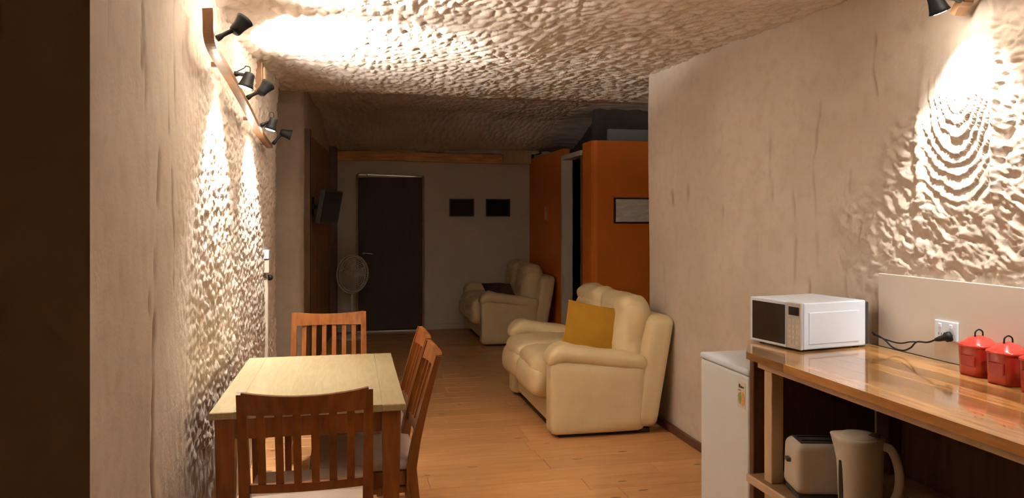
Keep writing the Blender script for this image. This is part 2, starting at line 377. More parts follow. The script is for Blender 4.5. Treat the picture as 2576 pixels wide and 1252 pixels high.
def plain(name, x0, x1, y0, y1, z0, z1, m, label=None):
    return struct(obj(name, box(x0, x1, y0, y1, z0, z1), m), label)
struct(obj('wall_near_left', prism([(-1.8, 1.2), (-.372, 1.2), (-.378, 1.206), (-.44, 1.27), (-1.8, 1.27)], 0, 2.7), 'dark_wall'), 'dark brown wall edge at the left of the view')
plain('wall_behind', -1.8, 2.4, -1.68, -1.6, 0, 2.7, 'plaster', 'wall behind the viewer')
plain('wall_side_near', -1.88, -1.8, -1.6, 1.27, 0, 2.7, 'plaster', 'side wall left of the viewer')
plain('wall_far', -1.3, 3.7, 10.15, 10.25, 0, 2.8, 'plaster', 'off-white plaster wall at the far end')
plain('wall_alcove', -1.32, -1.22, 5.95, 7.3, 0, 2.8, 'rock', 'alcove wall behind the rough left wall')
plain('wall_side_far', 3.6, 3.7, 5.4, 10.15, 0, 2.8, 'plaster', 'far room side wall')
# burnt orange partition with a doorway in it
P = thing('wall_orange', 'burnt orange partition wall beside the far room', 'wall'); del P['category']; struct(P)
obj('wall_panel', prism([(2.40, 7.70), (2.40, 7.40), (2.415, 7.37), (2.45, 7.36), (3.6, 7.36), (3.6, 7.44), (2.48, 7.44), (2.48, 7.70)], 0, 2.285), 'orange', P)
obj('wall_panel', box(2.40, 2.48, 8.46, 10.15, 0, 2.30), 'orange', P)
plain('wall_bulkhead', 2.66, 3.6, 7.60, 7.66, 2.2, 2.435, 'grey_board', 'grey board above the orange partition')
D2 = thing('door_2', 'pale door frame standing open in the orange partition', 'door'); del D2['category']; struct(D2)
obj('jamb', box(2.375, 2.50, 8.40, 8.46, 0, 2.19, .006), 'plaster', D2)
obj('jamb', box(2.385, 2.50, 7.70, 7.745, 0, 2.19, .006), 'dark_wood', D2)
obj('head_jamb', box(2.375, 2.50, 7.70, 8.46, 2.16, 2.215, .006), 'plaster', D2)
h = obj('hinge', box(2.368, 2.376, 8.375, 8.40, 1.35, 1.45), 'metal', D2)
obj('hinge', box(2.368, 2.376, 8.375, 8.40, .72, .82), 'metal', D2)
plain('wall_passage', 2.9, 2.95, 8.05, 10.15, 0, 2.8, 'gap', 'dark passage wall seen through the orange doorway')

plain('wall_gap', 2.62, 3.6, 7.95, 8.05, 0, 2.8, 'gap', 'dark space above and behind the orange partition')  # added fill wall, coloured dark where the recess is in shade
# floor: base plus loose-laid pine planks
fl = obj('floor', box(-1.8, 3.7, -1.6, 10.2, -.1, -.012), 'floor_base'); struct(fl, 'pine plank floor')
PW = .19; y = 1.30; r = 0; knots = bmesh.new()
unit = {}
while y < 10.1:
    if y < 5.9: x0, x1 = -.60, 2.18
    elif y < 7.15: x0, x1 = -1.2, 3.58
    else: x0, x1 = -.42, 2.39
    if y > 5.2 and y <= 5.9: x1 = 2.16
    x = x0 - random.uniform(0, 1.0)
    while x < x1:
        a, b = max(x, x0), min(x + 1.35, x1)
        if b - a > .03:
            o = obj('plank', box(a + .0012, b - .0012, y + .0012, min(y + PW, 10.14) - .0012, -.013, random.uniform(-.0012, 0), .0012, 1), 'plank', fl)
            for q in range(random.choice((0, 1, 1, 2))):
                kx, ky = random.uniform(a + .08, b - .05), y + random.uniform(.03, .16)
                bmesh.ops.create_circle(knots, cap_ends=True, radius=1, segments=10, matrix=Matrix.Translation((kx, ky, .0006)) @ Matrix.Diagonal((random.uniform(.014, .034), random.uniform(.006, .011), 1, 1)))
        x += 1.35
    y += PW; r += 1
k = obj('knots', knots, 'knot', fl); k['kind'] = 'stuff'

# skirting
struct(obj('baseboard_right', box(2.165, 2.185, 3.9, 5.40, 0, .055, .004), 'skirt'), 'dark brown skirting along the right wall')
struct(obj('baseboard_far', box(.98, 2.40, 10.13, 10.15, 0, .07, .004), 'plaster'), 'pale skirting on the far wall')

# ------------------------------------------------------------------ far wall: door, timber, pictures
D1 = thing('door_1', 'dark flush door in the far wall', 'door', (.5, 10.15, 0)); del D1['category']; struct(D1)
obj('door_leaf', box(.085, .915, 10.125, 10.16, .02, 2.03, .003), 'door_dark', D1, world=True)
for x0, x1, z0, z1 in ((.055, .082, 0, 2.06), (.918, .945, 0, 2.06), (.055, .945, 2.033, 2.06)):
    obj('door_frame', box(x0, x1, 10.10, 10.16, z0, z1, .003), 'mid_wood' if z0 < 1 else 'grey_plastic', D1, world=True)
hb = lathe([(.026, 0), (.026, .008), (.01, .01), (.01, .045)], 14, Matrix.Translation((.15, 10.125, 1.03)) @ Matrix.Rotation(PI / 2, 4, 'X'))
hd = obj('door_handle', hb, 'metal', D1, True, world=True)
obj('lever', tube(smooth_path([(.15, 10.08, 1.03), (.2, 10.075, 1.032), (.27, 10.08, 1.02)]), .010, 8), 'metal', hd, True, world=True)
cl = obj('door_closer', softbox(.14, 10.09, 2.062, .13, .05, .04, .015, n=5), 'metal', D1, True, world=True)
obj('closer_arm', beam([(.17, 10.085, 2.065), (.5, 10.09, 2.055), (.83, 10.10, 2.046)], .02, .012), 'metal', cl, world=True)
obj('threshold', box(.06, .94, 10.05, 10.12, 0, .018, .004), 'metal', D1, world=True)

T = struct(obj('trim_1', None or beam(smooth_path([(-.27, 10.09, 2.30), (.5, 10.085, 2.312), (1.3, 10.09, 2.298), (2.0, 10.085, 2.292)]), .10, .115), 'beam'), 'rough orange timber lintel across the top of the far wall')
struct(obj('trim_2', box(1.995, 2.395, 10.0, 10.14, 2.23, 2.42, .01), 'post_wood'), 'pale timber end block beside the lintel')
def rockledge(A, B):
    return A, 10.0 + .06 * B + .015 * fbm(A * 9, B * 3, 3, 3), 2.365 + .12 * B + .02 * fbm(A * 12, B * 3, 5, 3), 0 * A
struct(rock_grid('trim_3', span((-.45, 2.5, .03)), span((0, 1, .1)), rockledge, 'rock'), 'ragged sandstone edge above the timber lintel')

def picture(name, label, x, y, z, wd, ht, m, fm='frame_black', nrm='y'):
    t = thing(name, label, 'picture', (x, y, z))
    f = .016
    for a0, a1, b0, b1 in ((-wd / 2, wd / 2, ht / 2 - f, ht / 2), (-wd / 2, wd / 2, -ht / 2, -ht / 2 + f), (-wd / 2, -wd / 2 + f, -ht / 2 + f, ht / 2 - f), (wd / 2 - f, wd / 2, -ht / 2 + f, ht / 2 - f)):
        obj('frame_bar', box(a0, a1, -.022, 0, b0, b1, .002, 1) if nrm == 'y' else box(-.022, 0, a0, a1, b0, b1, .002, 1), fm, t)
    obj('print', box(-wd / 2 + f, wd / 2 - f, -.012, -.001, -ht / 2 + f, ht / 2 - f) if nrm == 'y' else box(-.012, -.001, -wd / 2 + f, wd / 2 - f, -ht / 2 + f, ht / 2 - f), m, t)
    return t
picture('framed_picture', 'dim brownish landscape picture on far wall, nearer the dark door', 1.455, 10.15, 1.635, .335, .24, 'photo_a')
picture('framed_picture', 'almost black landscape picture on far wall, nearer the orange partition', 1.955, 10.15, 1.635, .335, .24, 'photo_b')
picture('framed_picture', 'pale grey picture in a black frame on the orange partition', 2.825, 7.36, 1.57, .40, .265, 'photo_c')
picture('framed_picture', 'small narrow pale picture on the shaded orange wall above the far sofa', 2.40, 9.2, 1.56, .16, .20, 'photo_c', 'orange', 'x')

# left side of the far room: plank door in frame, television
D3 = thing('door_3', 'brown timber door with dark posts on the left of the far room', 'door', (-.42, 7.25, 0)); del D3['category']; struct(D3)
def lx(y): return -.44 + (y - 7.2) * .062
def strip(name, y0, y1, z0, z1, t, m):
    return obj(name, prism([(lx(y0) - .03, y0), (lx(y0) + t, y0), (lx(y1) + t, y1), (lx(y1) - .03, y1)], z0, z1), m, D3, world=True)
strip('door_post', 7.30, 7.42, 0, 2.33, .05, 'dark_wood')
strip('edge_strip', 7.55, 7.60, 0, 2.33, .035, 'post_wood')
for i in range(5): strip('board', 7.62 + i * .42, 7.62 + i * .42 + .412, 0, 2.3, .022, 'mid_wood')
strip('door_post', 9.78, 9.98, 0, 2.4, .085, 'dark_wood')
tv = thing('television', 'small dark flat television tilted out from the brown timber wall', 'television', (-.215, 7.6, 1.6), math.radians(72))
mt = Matrix.Rotation(math.radians(10), 4, 'X')
b = box(-.26, .26, -.025, .025, -.165, .165, .008); bmesh.ops.transform(b, matrix=mt, verts=b.verts); cs = obj('casing', b, 'dark_plastic', tv)
b = box(-.245, .245, -.028, -.0255, -.14, .152); bmesh.ops.transform(b, matrix=mt, verts=b.verts); obj('screen', b, 'screen', tv)
obj('bracket_arm', beam([(0, .02, 0), (0.05, .09, .0), (0.0, .185, 0)], .05, .05), 'black', tv)
obj('bracket_plate', box(-.06, .06, .175, .19, -.1, .1, .004), 'black', tv)

# pedestal fan
F = thing('pedestal_fan', 'white pedestal fan standing beside the dark far door', 'fan', (-.0, 9.6, 0))
obj('base', lathe([(.19, 0), (.19, .015), (.17, .03), (.05, .045), (.03, .06)], 24), 'fan_white', F, True)
obj('pole', tube([(0, 0, .05), (0, 0, .68)], .014, 10), 'fan_white', F, True)
fm = Matrix.Translation((0, 0, .80)) @ Matrix.Rotation(math.radians(35), 4, 'Z') @ Matrix.Rotation(PI / 2, 4, 'X')
mo = obj('motor', lathe([(.02, -.16), (.05, -.15), (.06, -.05), (.045, -.02)], 16, fm), 'fan_white', F, True)
obj('neck', tube([(0, 0, .66), (0, .03, .77)], .022, 8), 'fan_white', mo, True)
gb = bmesh.new()
for rr, zz in ((.235, .02), (.215, .045), (.19, .058), (.16, .07), (.135, .077), (.11, .082), (.085, .086), (.06, .088), (.215, -.01), (.14, -.04)):
    tube([fm @ Vector((rr * math.cos(a * PI / 16), rr * math.sin(a * PI / 16), zz)) for a in range(32)], .0035 if rr < .21 else .007, 5, gb, True)
for a in range(48):
    t = a * PI / 24; d = lambda rr, zz: fm @ Vector((rr * math.cos(t), rr * math.sin(t), zz))
    tube([d(.03, .09), d(.11, .082), d(.18, .06), d(.235, .02), d(.18, -.03), d(.05, -.045)], .002, 4, gb)
obj('grille', gb, 'fan_white', F, True)
obj('badge', lathe([(.04, .086), (.04, .094)], 16, fm), 'grey_plastic', F)
for q in range(3):
    b = bmesh.new(); t0 = q * 2 * PI / 3
    vs = [b.verts.new(fm @ Vector((rr * math.cos(t0 + a), rr * math.sin(t0 + a), zz))) for rr, a, zz in ((.03, -.3, .0), (.12, -.35, .0), (.185, -.2, .005), (.185, .45, .03), (.12, .5, .035), (.03, .3, .02))]
    b.faces.new(vs); bmesh.ops.solidify(b, geom=b.faces[:], thickness=.003); obj('blade', b, 'grey_plastic', F)

# ------------------------------------------------------------------ sofas
def make_sofa(name, label, loc):
    """local frame: faces -x, near side panel at y=0, length along +y"""
    t = thing(name, label, 'sofa', loc); Lh = 1.42
    obj('plinth', box(.07, .72, .05, Lh - .06, 0, .03), 'dark_gap', t)  # dark strip paints in the thin shadow under the sofa
    obj('base', softbox(.40, Lh / 2, .17, .72, Lh - .1, .25, .03, n=6), 'leather', t, True)
    for s, y0 in ((0, .085), (1, Lh - .085)):
        b = softbox(.335, y0, .275, .67, .17, .50, .035, (.0, .06, .02), n=10)
        for v in b.verts:
            if v.co.z > .4: v.co.z -= .05 * (v.co.x / .67)
        a = obj('arm', b, 'leather', t, True)
        b = softbox(.335, y0 + (.01 if s == 0 else -.01), .0, .70, .21, .115, .05, (0, .03, .12), n=14, crumple=.010, seed=s * 3)
        for v in b.verts:
            x = v.co.x; v.co.z += .572 - .085 * (x / .67) + .018 * math.exp(-((x - .08) / .10) ** 2)
            if x < .08: v.co.z -= (.08 - x) * .55
        obj('arm_pad', b, 'leather', a, True)
    # back frame, reclined
    b = softbox(.745, Lh / 2, .42, .19, Lh, .77, .06, (.05, 0, .02), n=12)
    for v in b.verts: v.co.x += .07 * (v.co.z - .42) / .39
    obj('back_frame', b, 'leather', t, True)
    for q in range(2):
        yc = .18 + (Lh - .36) * (.25 + .5 * q); wd = (Lh - .36) / 2 - .005
        b = softbox(.28, yc, .435, .70, wd, .20, .075, (.03, .02, .18), n=14, crumple=.012, seed=q * 4 + 1)
        sc = obj('seat_cushion', b, 'leather', t, True)
        b = softbox(.0, yc, .355, .20, wd - .01, .25, .09, (.1, .02, .04), n=12, crumple=.012, seed=q * 4 + 2)
        obj('front_roll', b, 'leather', sc, True)
        b = softbox(0, 0, 0, .22, wd + .05, .52, .10, (.16, .02, .05), n=16, crumple=.022, seed=q * 7 + 3, mtx=Matrix.Translation((.640, yc + (-.06 if q == 0 else .06), .660)) @ Matrix.Rotation(math.radians(9), 4, 'Y'))
        bc = obj('back_cushion', b, 'leather', t, True)
        b = softbox(0, 0, 0, .22, wd + .02, .17, .08, (.12, .02, .1), n=12, crumple=.018, seed=q * 9 + 4, mtx=Matrix.Translation((.665, yc + (-.05 if q == 0 else .05), .850)) @ Matrix.Rotation(math.radians(10), 4, 'Y'))
        obj('head_roll', b, 'leather', bc, True)
    return t
sofa = make_sofa('sofa', 'cream leather two-seater sofa with the mustard cushion, nearest along the right wall', (1.31, 4.90, 0))
s2 = copy_tree(sofa); s2.location = (1.47, 8.62, 0); s2.matrix_basis = Matrix.Translation((1.47, 8.62, 0)); s2['label'] = 'cream leather sofa in the dim far room beside the orange wall'
sofa['group'] = s2['group'] = 'cream leather sofas'

def pillow(name, label, loc, rot, size, m, th=.13):
    t = thing(name, label, 'cushion', loc)
    b = bmesh.new(); n = 16; h = size / 2; top = []; bot = []
    for i in range(n + 1):
        for j in range(n + 1):
            u, v = i / n * 2 - 1, j / n * 2 - 1
            e = (1 - u ** 2) ** .55 * (1 - v ** 2) ** .55 if abs(u) < 1 and abs(v) < 1 else 0
            pin = 1 - .06 * (1 - u * u) * abs(v) ** 3; pin2 = 1 - .06 * (1 - v * v) * abs(u) ** 3
            p = Vector((u * h * pin2, 0, v * h * pin))
            d = th / 2 * e + .004 + .006 * mnoise.noise(Vector((u * 2, v * 2, 3)))
            top.append(b.verts.new(p + Vector((0, -d, 0)))); bot.append(b.verts.new(p + Vector((0, d, 0))))
    N = n + 1
    for i in range(n):
        for j in range(n):
            a, c_, d_, e_ = i * N + j, (i + 1) * N + j, (i + 1) * N + j + 1, i * N + j + 1
            b.faces.new((top[a], top[c_], top[d_], top[e_])); b.faces.new((bot[a], bot[e_], bot[d_], bot[c_]))
    R = Matrix.Rotation(rot[2], 4, 'Z') @ Matrix.Rotation(rot[0], 4, 'X') @ Matrix.Rotation(rot[1], 4, 'Y')
    bmesh.ops.transform(b, matrix=R, verts=b.verts)
    obj('cover', b, m, t, True)
    rim = [(-h, -h), (h, -h), (h, h), (-h, h)]; pts = []
    for i in range(4):
        (a0, b0), (a1, b1) = rim[i], rim[(i + 1) % 4]
        for k in range(8):
            q = k / 8; sag = 1 - .06 * (1 - (2 * q - 1) ** 2)
            x, z = a0 + (a1 - a0) * q, b0 + (b1 - b0) * q
            if i % 2 == 0: z *= sag
            else: x *= sag
            pts.append(R @ Vector((x, 0, z)))
    obj('piping', tube(pts, .006, 6, None, True), m, t, True)
    return t
pillow('throw_cushion', 'mustard yellow square cushion on the nearest cream sofa', (1.685, 5.19, .672), (math.radians(-12), math.radians(10), math.radians(-14)), .395, 'mustard')
pillow('throw_cushion', 'dark brown cushion lying on the far sofa', (1.75, 8.98, .60), (math.radians(-62), math.radians(5), math.radians(10)), .36, 'dark_fabric')

# ------------------------------------------------------------------ dining table and chairs
tb = thing('dining_table', 'small timber dining table with a honey coloured top against the rough wall', 'table', (-.16, 3.61, 0))
for i in range(8):
    x0 = -.37 + i * .0925
    obj('top_board', box(x0, x0 + .0925, -.58, .58, .722, .75, .0004 if 0 < i < 7 else .003, 1), 'table_wood', tb)
for sx in (-1, 1):
    for sy in (-1, 1):
        b = beam([(sx * .315, sy * .52, 0), (sx * .315, sy * .52, .722)], [.05, .075], [.05, .075], up=(0, 1, 0)); obj('leg', b, 'chair_wood', tb)
for sx in (-1, 1): obj('apron', box(sx * .315 - .011, sx * .315 + .011, -.482, .482, .632, .722, .002, 1), 'chair_wood', tb)
for sy in (-1, 1): obj('apron', box(-.277, .277, sy * .52 - .011, sy * .52 + .011, .632, .722, .002, 1), 'chair_wood', tb)

def make_chair(label):
    """local: back at y=0, front towards +y, width along x"""
    t = thing('dining_chair', label, 'chair')
    W = .455; h = W / 2 - .019
    def back_y(z): return -.115 * max(0, (z - .44) / .47) ** 1.25
    for s in (-1, 1):
        zs = [0, .2, .44, .56, .68, .80, .905]
        pts = [(s * (h if z > .3 else h - .0), (-.05 * (1 - z / .44) if z < .44 else back_y(z)), z) for z in zs]
        obj('back_post', beam(pts, [.034, .036, .038, .036, .034, .032, .030], [.032, .036, .042, .036, .03, .026, .022], up=(0, 1, 0)), 'chair_wood', t)
        obj('leg', beam([(s * (h - .005), .40, 0), (s * (h - .005), .40, .43)], [.03, .04], [.03, .04], up=(0, 1, 0)), 'chair_wood', t)
        obj('side_rail', box(s * (h - .005) - .011, s * (h - .005) + .011, .02, .38, .37, .43, .002, 1), 'chair_wood', t)
        obj('stretcher', box(s * (h - .005) - .009, s * (h - .005) + .009, -.01, .39, .19, .215, .002, 1), 'chair_wood', t)
    obj('front_rail', box(-h, h, .389, .411, .37, .43, .002, 1), 'chair_wood', t)
    obj('rear_rail', box(-h, h, -.011, .011, .37, .43, .002, 1), 'chair_wood', t)
    def curved(z0, z1, bow, th, ztop=0):
        b = bmesh.new(); n = 10; rings = []
        for i in range(n + 1):
            u = i / n * 2 - 1; x = u * h; dy = -bow * (1 - u * u)
            zt = z1 + ztop * (u * u)
            rings.append([b.verts.new((x, back_y(z) + dy + o, z)) for z, o in ((z0, -th / 2), (z0, th / 2), (zt, th / 2), (zt, -th / 2))])
        for r0, r1 in zip(rings, rings[1:]):
            for k in range(4): b.faces.new((r0[k], r0[(k + 1) % 4], r1[(k + 1) % 4], r1[k]))
        b.faces.new(rings[0][::-1]); b.faces.new(rings[-1]); return b
    obj('crest_rail', curved(.828, .892, .028, .021, .016), 'chair_wood', t)
    obj('lower_rail', curved(.540, .572, .018, .018), 'chair_wood', t)
    for i in range(6):
        u = (i + 1) / 7 * 2 - 1
        pts = [(u * h, back_y(z) - (.018 + .010 * (z - .56) / .28) * (1 - u * u), z) for z in (.565, .63, .70, .77, .835)]
        obj('slat', beam(pts, .026, .011, up=(0, 1, 0)), 'chair_wood', t)
    obj('seat', softbox(0, .20, .452, W - .01, .44, .044, .018, (0, 0, .15), n=8), 'pad', t, True)
    return t
ch = make_chair('dark backed slatted dining chair nearest the viewer, at the table end')
ch.location = (-.152, 2.755, 0)
specs = [((-.137, 4.715, 0), PI, 'honey lit slatted dining chair at the far end of the table'),
         ((.245, 3.405, 0), PI / 2, 'slatted dining chair on the long side, nearer the viewer of two'),
         ((.245, 3.865, 0), PI / 2, 'slatted dining chair on the long side, farther of two')]
ch['group'] = 'slatted dining chairs'
for loc, rz, lab in specs:
    c = copy_tree(ch); c.location = loc; c.rotation_euler = (0, 0, rz); c['label'] = lab

# ------------------------------------------------------------------ kitchen unit, fridge and appliances
Y0 = .35     # near end of the unit, out of view
wt = thing('worktop', 'glossy laminated timber worktop of the kitchen bench', 'worktop', (1.96, 1.6, .89))
XS = [1.64 + i * .0925 for i in range(8)]; XS[-1] = 2.288
def endY(x): return 2.935 + (x - 1.64) * 1.65 if x < 1.80 else 3.205
for i in range(7):
    a, b = XS[i], XS[i + 1]; cuts = sorted([Y0] + [Y0 + random.uniform(.35, .8) + q * .85 for q in range(3)])
    cuts = [q for q in cuts if q < 2.7]
    for q, y0 in enumerate(cuts):
        if q + 1 < len(cuts): pts = [(a + .0003, y0), (b - .0003, y0), (b - .0003, cuts[q + 1] - .0006), (a + .0003, cuts[q + 1] - .0006)]
        else: pts = [(a + .0003, y0), (b - .0003, y0), (b - .0003, endY(b))] + ([(1.80, endY(1.80))] if a < 1.80 < b else []) + [(a + .0003, endY(a))]
        obj('stave', prism(pts, .89, .92), 'stave', wt, world=True)
ku = thing('kitchen_bench', 'pale timber open bench frame with a lower shelf under the worktop', 'bench', (1.96, 1.6, 0))
def kb(name, x0, x1, y0, y1, z0, z1, m='frame_wood', bev=.003): return obj(name, box(x0, x1, y0, y1, z0, z1, bev, 1), m, ku, world=True)
kb('front_rail', 1.672, 1.70, Y0, 2.90, .858, .8895)
for y0 in (2.795, .45):
    kb('post', 1.675, 1.730, y0, y0 + .057, .402, .858)
    kb('post', 2.225, 2.28, y0, y0 + .057, .402, .858, 'dark_wood')
    kb('post', 1.675, 1.730, y0, y0 + .057, 0, .375)
    kb('post', 2.225, 2.28, y0, y0 + .057, 0, .375)
kb('end_panel', 1.685, 2.28, 2.955, 2.985, 0, .889, 'dark_wood')
kb('back_panel', 2.282, 2.30, Y0, 2.95, 0, .889, 'dark_wood')
kb('end_panel', 1.69, 2.28, Y0, Y0 + .03, 0, .889, 'dark_wood')
for q in range(4): kb('shelf_board', 1.648 + q * .158, 1.648 + q * .158 + .157, Y0 + .03, 2.93, .375, .402, 'mid_wood')
kb('shelf_edge', 1.636, 1.648, Y0, 2.93, .372, .406, 'frame_wood')
# lower front frame below the shelf
kb('lower_rail', 1.675, 1.70, .51, 2.795, .335, .372)
kb('lower_panel', 1.705, 1.715, .51, 2.795, .03, .335, 'mid_wood')
kb('plinth', 1.69, 1.71, .51, 2.795, 0, .03, 'dark_wood')

sp = struct(obj('trim_4', box(2.296, 2.310, Y0, 2.955, .92, 1.243, .002, 1), 'splash'), 'pale splashback panel behind the worktop')

fr = thing('bar_fridge', 'white bar fridge beside the kitchen bench', 'fridge', (1.93, 3.26, 0))
def kf(name, x0, x1, y0, y1, z0, z1, m='fridge', bev=.006, p=None): return obj(name, box(x0, x1, y0, y1, z0, z1, bev, 3), m, p or fr, world=True)
kf('cabinet', 1.765, 2.145, 3.03, 3.495, .03, .79)
dr = kf('door', 1.705, 1.76, 3.03, 3.495, .05, .788, 'fridge', .01)
kf('top', 1.700, 2.15, 3.025, 3.50, .792, .822, 'white_enamel', .012)
kf('hinge', 1.71, 1.75, 3.475, 3.505, .783, .793, 'grey_plastic', .002, dr)
kf('plinth', 1.78, 2.13, 3.05, 3.48, 0, .03, 'dark_plastic', .002)
st = kf('sticker', 1.7035, 1.7052, 3.055, 3.125, .64, .755, 'paper', 0, dr)
# star rating mark: dark print line over a green and amber fan
for (y0, y1, z0, z1) in ((3.100, 3.112, .728, .744), (3.084, 3.096, .728, .738), (3.07, 3.08, .73, .737), (3.094, 3.116, .716, .719)):
    kf('print_mark', 1.7026, 1.7036, y0, y1, z0, z1, 'ink', 0, dr)
def fan_mark(yc, zc, r, a0, a1, m):
    pts = [(yc, zc)] + [(yc + r * math.cos(a0 + (a1 - a0) * i / 8), zc + r * math.sin(a0 + (a1 - a0) * i / 8)) for i in range(9)]
    obj('print_mark', prism(pts, 1.7026, 1.7036, 'x'), m, dr, world=True)
fan_mark(3.09, .680, .030, .2, 1.4, 'green'); fan_mark(3.09, .680, .026, -1.2, .2, 'green'); fan_mark(3.088, .682, .030, 1.7, 3.1, 'amber'); fan_mark(3.088, .680, .028, 3.1, 4.6, 'amber')

# microwave, turned a little towards the viewer
mw = thing('microwave', 'white microwave with black door glass at the end of the worktop', 'microwave', (1.87, 2.87, .92), math.radians(10))
obj('body', box(.004, .352, .002, .322, .008, .207, .006, 2), 'white_enamel', mw)
obj('side_press', box(.03, .31, -.0015, .004, .03, .165, .0015, 1), 'white_enamel', mw)
dd = obj('door', box(-.014, .003, .088, .322, .008, .207, .003, 1), 'white_enamel', mw)
obj('door_glass', box(-.0165, -.013, .095, .305, .020, .192, .001, 1), 'black_glass', dd)
cp = obj('control_panel', box(-.014, .003, .002, .087, .008, .207, .003, 1), 'grey_plastic', mw)
obj('display', box(-.0160, -.013, .012, .073, .152, .188, .001, 1), 'black_glass', cp)
for r_ in range(5):
    for q in range(3): obj('button', box(-.0158, -.013, .014 + q * .021, .031 + q * .021, .028 + r_ * .023, .044 + r_ * .023, .001, 1), 'cream_plastic', cp)
obj('back_panel', box(.352, .378, .01, .315, .012, .198, .003, 1), 'dark_plastic', mw)
for x in (.03, .32):
    for y_ in (.03, .29): obj('foot', box(x, x + .02, y_, y_ + .02, 0, .009), 'dark_plastic', mw)

ol = thing('wall_socket', 'white double power socket on the splashback', 'socket', (2.296, 2.555, 1.045))
obj('plate', box(-.009, 0, -.058, .058, -.037, .037, .003, 2), 'white_enamel', ol)
for y_ in (-.028, .028):
    r_ = obj('rocker', box(-.013, -.008, y_ - .008, y_ + .008, .010, .026, .002, 1), 'white_enamel', ol)
    b = bmesh.new()
    for a, zz in ((-.007, -.016), (.007, -.016)): box(-.0096, -.0088, y_ + a - .0012, y_ + a + .0012, zz - .005, zz + .005, 0, 1, b)
    obj('pin_slot', b, 'dark_plastic', ol)
co = thing('power_cord', 'black power cord from microwave plugged into the wall socket', 'cord', (2.26, 2.6, .97))
pl = obj('plug', lathe([(.018, 0), (.02, .008), (.019, .022), (.012, .028), (.010, .045), (.006, .06)], 14, Matrix.Translation((2.287, 2.525, 1.028)) @ Matrix.Rotation(-PI / 2 - .35, 4, 'Y') @ Matrix.Rotation(-.5, 4, 'X')), 'black', co, True, world=True)
obj('flex', tube(smooth_path([(2.240, 2.552, 1.012), (2.235, 2.59, .995), (2.245, 2.66, .985), (2.25, 2.70, .955), (2.245, 2.74, .937), (2.245, 2.80, .94), (2.25, 2.86, .965), (2.245, 2.93, .985)]), .0035, 7), 'black', co, True, world=True)
obj('flex_loop', tube(smooth_path([(2.245, 2.66, .985), (2.262, 2.72, .975), (2.27, 2.79, .958), (2.262, 2.86, .962), (2.25, 2.93, .975)]), .003, 7), 'black', co, True, world=True)

# canisters
cn = thing('canister', 'x', 'canister', (2.222, 2.325, .92), math.radians(4), 'red canisters on the worktop')
obj('body', lathe([(.046, 0), (.049, .004), (.0525, .105), (.0525, .11)], 40, None, 1, 1, 5.0), 'red', cn, True)
ld = obj('lid', lathe([(.058, .104), (.060, .108), (.058, .113), (.046, .120), (.030, .134), (.012, .142), (.003, .144)], 40, None, 1, 1, 3.2), 'red_lid', cn, True)
obj('lid_handle', tube(smooth_path([(-.018, 0, .139), (-.016, 0, .156), (0, 0, .164), (.016, 0, .156), (.018, 0, .139)]), .0028, 6), 'black', ld, True)
obj('front_plate', box(-.0545, -.050, -.03, .03, .035, .075, .002, 1), 'red', cn)
cn['label'] = 'red square canister with round handled lid, nearest the wall socket'
for loc, rz, lab in (((2.20, 2.178, .92), 2, 'red lidded canister in the middle of the three on the worktop'), ((2.185, 2.03, .92), -3, 'red lidded canister at the right edge, last of three')):
    c = copy_tree(cn); c.location = loc; c.rotation_euler = (0, 0, math.radians(rz)); c['label'] = lab

# toaster and kettle on the shelf
tt = thing('toaster', 'cream toaster with dark slot on the lower shelf', 'toaster', (1.80, 2.66, .402), math.radians(-14))
b = softbox(0, 0, .117, .225, .17, .195, .032, n=12)
for v in b.verts: v.co.x *= 1.04 - .35 * (v.co.z - .02) * .6; v.co.y *= 1.04 - .45 * (v.co.z - .02)
bd = obj('body', b, 'cream_plastic', tt, True)
obj('base', box(-.105, .105, -.078, .078, 0, .022, .006), 'dark_plastic', tt)
obj('slot_plate', box(-.088, .088, -.055, .055, .209, .2165, .003), 'dark_plastic', tt)
for y_ in (-.026, .026): obj('slot_guide', box(-.075, .075, y_ - .003, y_ + .003, .214, .2195), 'black', tt)
obj('lever', box(-.130, -.108, -.018, .018, .13, .145, .004), 'dark_plastic', tt)

kt = thing('kettle', 'cream plastic jug kettle with looped handle on the lower shelf', 'kettle', (1.82, 2.44, .402), math.radians(-52))
kt.scale = (1.08, 1.08, 1.08)
obj('base', lathe([(.078, 0), (.080, .006), (.076, .02)], 32), 'cream_plastic', kt, True)
jb = lathe([(.066, .022), (.068, .03), (.070, .10), (.073, .18), (.076, .25), (.077, .262), (.070, .268)], 36)
for v in jb.verts:
    if v.co.x < -.05 and v.co.z > .17: v.co.x -= .022 * (v.co.z - .17) / .09 * max(0, 1 - abs(v.co.y) / .04)
jg = obj('jug', jb, 'cream_plastic', kt, True)
obj('lid', lathe([(.066, .264), (.064, .272), (.03, .277), (.005, .278)], 28), 'cream_plastic', kt, True)
obj('lid_button', box(.03, .062, -.012, .012, .272, .280, .003), 'dark_plastic', kt)
hp = smooth_path([(.06, 0, .245), (.098, 0, .238), (.120, 0, .18), (.120, 0, .115), (.098, 0, .06), (.062, 0, .045)])
obj('handle', beam(hp, .026, .017, up=(0, 1, 0)), 'cream_plastic', kt, True)
obj('water_gauge', softbox(-.045, -.056, .125, .016, .008, .13, .003, n=4, mtx=None), 'dark_plastic', jg)
obj('flex', tube(smooth_path([(.07, .0, .012), (.13, -.01, .006), (.20, .02, .03), (.235, .07, .08)]), .004, 7), 'grey_plastic', kt, True)

